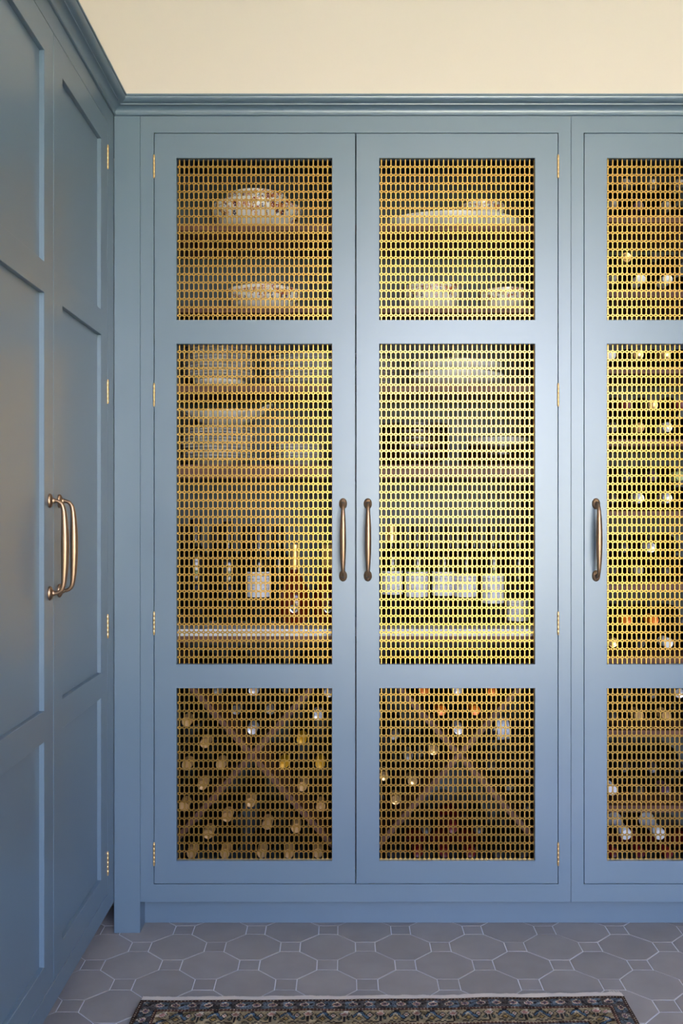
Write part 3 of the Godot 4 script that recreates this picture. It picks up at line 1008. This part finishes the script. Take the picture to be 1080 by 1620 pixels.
# ------------------------------------------------------------------ rug
const MOTIF := [
	"......kkkk..............wwww..",
	"....kkbbbbk....kk....kwwppwwk.",
	"...kbbwwbbbk..kwwk..kwppppppwk",
	"k.kbbw..wbbk.kwppwk..kwppppwk.",
	"kkbbk....kbbkkwppwk...kwwwwk..",
	".kbk..kk..kbbbkwwk...kk.kk.kk.",
	".kk..kyyk..kbbbkk...kgk.kk.kgk",
	"....kyyyyk..kbbk...kggk.kk.kgg",
	".....kyyk....kk.....kk..kk..kk",
	"......kk................kk....",
	"..kkk......kkk..kk......kk....",
	".k...kk..kk...kk..kkkkkk......"]
const FLOWER := [
	"....ww......",
	"..wwppww....",
	".wppbbppw.k.",
	".wpbrrbpwkkk",
	".wppbbppw.k.",
	"..wwppww....",
	"....ww......"]

func rug_texture() -> ImageTexture:
	# knotted pattern: flowered blue border, camel main border with stepped motifs, blue inner border, patterned field
	var w := 800
	var h := 1160
	var lx := 1.2
	var lz := 1.74
	var im := Image.create(w, h, false, Image.FORMAT_RGB8)
	var ink := {"k": Color(0.19, 0.16, 0.15), "b": Color(0.30, 0.38, 0.44), "w": Color(0.72, 0.66, 0.57), "p": Color(0.60, 0.43, 0.38), "y": Color(0.58, 0.47, 0.28), "g": Color(0.34, 0.38, 0.32), "r": Color(0.42, 0.18, 0.14)}
	var f := FastNoiseLite.new()
	f.seed = 3
	f.frequency = 0.05
	var knot := 0.0028
	for j in h:
		for i in w:
			var x := (i + 0.5) / w * lx
			var z := (j + 0.5) / h * lz
			var dx := minf(x, lx - x)
			var dz := minf(z, lz - z)
			var d := minf(dx, dz)
			var a := x if dz < dx else z
			var ka := int(a / knot)
			var kd := int(d / knot)
			var c := Color(0.30, 0.22, 0.17)
			if d < 0.010:
				c = ink.k if (ka + kd) % 4 < 2 else Color(0.34, 0.24, 0.18)
				if kd == 1 and ka % 3 == 0:
					c = ink.w
			elif d < 0.044:
				c = Color(0.36, 0.39, 0.41) if (ka / 9) % 2 == 0 else Color(0.33, 0.30, 0.28)
				c = glyph(FLOWER, ka, int((d - 0.0155) / knot), 14, ink, c)
				if (ka * 7 + kd * 3) % 11 == 0:
					c = ink.k
			elif d < 0.054:
				c = ink.k if kd % 3 == 0 else Color(0.36, 0.24, 0.19)
				if kd % 3 == 1 and ka % 3 == 0:
					c = ink.w
			elif d < 0.112:
				c = Color(0.56, 0.49, 0.37)
				c = glyph(MOTIF, ka, int((d - 0.0575) / 0.0042), 31, ink, c)
			elif d < 0.121:
				c = ink.k if kd % 3 == 0 else Color(0.36, 0.24, 0.19)
				if kd % 3 == 1 and ka % 3 == 0:
					c = ink.w
			elif d < 0.155:
				c = Color(0.34, 0.38, 0.41)
				c = glyph(FLOWER, ka + 6, int((d - 0.127) / knot), 17, ink, c)
			else:
				var kx := int(x / knot)
				var kz := int(z / knot)
				c = Color(0.36, 0.19, 0.15)
				c = glyph(MOTIF, kx + (kz / 14) * 11, kz % 14, 34, ink, c)
			var v := 0.92 + 0.22 * f.get_noise_2d(i, j) + 0.10 * (float((i * 7919 + j * 104729) % 13) / 13.0 - 0.5)
			im.set_pixel(i, j, Color(c.r * v, c.g * v, c.b * v))
	return ImageTexture.create_from_image(im)

func glyph(rows: Array, a: int, d: int, every: int, ink: Dictionary, under: Color) -> Color:
	if d < 0 or d >= rows.size():
		return under
	var k := posmod(a, every)
	var s: String = rows[d]
	if k >= s.length():
		return under
	return ink.get(s[k], under)

func build_rug() -> void:
	var ca := Vector2(-0.4950, 0.3880)
	var cb := Vector2(0.7050, 0.3670)
	var cc := Vector2(0.6600, 2.10)
	var cd := Vector2(-0.5600, 2.10)
	var f := FastNoiseLite.new()
	f.seed = 12
	f.frequency = 2.0
	var rug := thing("rug", "worn patterned wool rug with blue flowered border and cream fringed end", "rug", Vector3(0, 0, 0))
	var b := Build.new()
	var nx := 60
	var nz := 40
	var at := func(u: float, w: float) -> Vector3:
		var p := ca.lerp(cb, u).lerp(cd.lerp(cc, u), w)
		var o := f.get_noise_2d(p.x * 3.0, p.y * 3.0)
		return Vector3(p.x + 0.004 * f.get_noise_2d(p.y * 6.0, u * 9.0), 0.0075 + 0.0015 * o, p.y + 0.006 * f.get_noise_2d(p.x * 2.0, 40.0) * (1.0 - w))
	for i in nx:
		for j in nz:
			var u0 := float(i) / nx
			var u1 := float(i + 1) / nx
			var w0 := float(j) / nz
			var w1 := float(j + 1) / nz
			b.quad(at.call(u0, w0), at.call(u1, w0), at.call(u1, w1), at.call(u0, w1), Vector3.UP, Vector2(u0, w0), Vector2(u1, w0), Vector2(u1, w1), Vector2(u0, w1))
	for i in nx:
		var u0 := float(i) / nx
		var u1 := float(i + 1) / nx
		for w in [0.0, 1.0]:
			var p: Vector3 = at.call(u0, w)
			var q: Vector3 = at.call(u1, w)
			b.quad(p, q, Vector3(q.x, 0.0005, q.z), Vector3(p.x, 0.0005, p.z), Vector3(0, 0, -1 if w == 0.0 else 1), Vector2(u0, w), Vector2(u1, w), Vector2(u1, w), Vector2(u0, w))
	for j in nz:
		var w0 := float(j) / nz
		var w1 := float(j + 1) / nz
		for u in [0.0, 1.0]:
			var p: Vector3 = at.call(u, w0)
			var q: Vector3 = at.call(u, w1)
			b.quad(p, q, Vector3(q.x, 0.0005, q.z), Vector3(p.x, 0.0005, p.z), Vector3(-1 if u == 0.0 else 1, 0, 0), Vector2(u, w0), Vector2(u, w1), Vector2(u, w1), Vector2(u, w0))
	var m := mat(Color(1, 1, 1), 1.0, 0.0, 0.1)
	m.albedo_texture = rug_texture()
	m.normal_enabled = true
	m.normal_texture = noise_tex(0.08, [], 512, true, 6.0, 8)
	m.normal_scale = 0.5
	part("pile", b.mesh(), m, rug)
	# woven cream end band with short loose threads
	var e := Build.new()
	var fr := Build.new()
	for i in 240:
		var u0 := i / 240.0
		var u1 := (i + 1) / 240.0
		var p: Vector3 = at.call(u0, 0.0)
		var q: Vector3 = at.call(u1, 0.0)
		var r0 := 0.024 + 0.004 * f.get_noise_2d(u0 * 14.0, 7.0)
		var r1 := 0.024 + 0.004 * f.get_noise_2d(u1 * 14.0, 7.0)
		e.quad(Vector3(p.x, 0.0068, p.z + 0.001), Vector3(q.x, 0.0068, q.z + 0.001), Vector3(q.x, 0.0040, q.z - r1), Vector3(p.x, 0.0040, p.z - r0), Vector3.UP)
		e.quad(Vector3(q.x, 0.0040, q.z - r1), Vector3(p.x, 0.0040, p.z - r0), Vector3(p.x, 0.0004, p.z - r0), Vector3(q.x, 0.0004, q.z - r1), Vector3(0, 0, -1))
		var l := rng.randf_range(0.002, 0.007) if i < 234 else 0.014
		var s := rng.randf_range(-0.004, 0.004)
		fr.quad(Vector3(p.x, 0.0030, p.z - r0 + 0.002), Vector3(p.x + 0.0026, 0.0030, p.z - r0 + 0.002), Vector3(p.x + 0.0016 + s, 0.0012, p.z - r0 - l), Vector3(p.x + s, 0.0012, p.z - r0 - l), Vector3.UP)
	part("end_band", e.mesh(), M.fringe, rug)
	part("fringe", fr.mesh(), M.fringe, rug).set_meta("kind", "stuff")
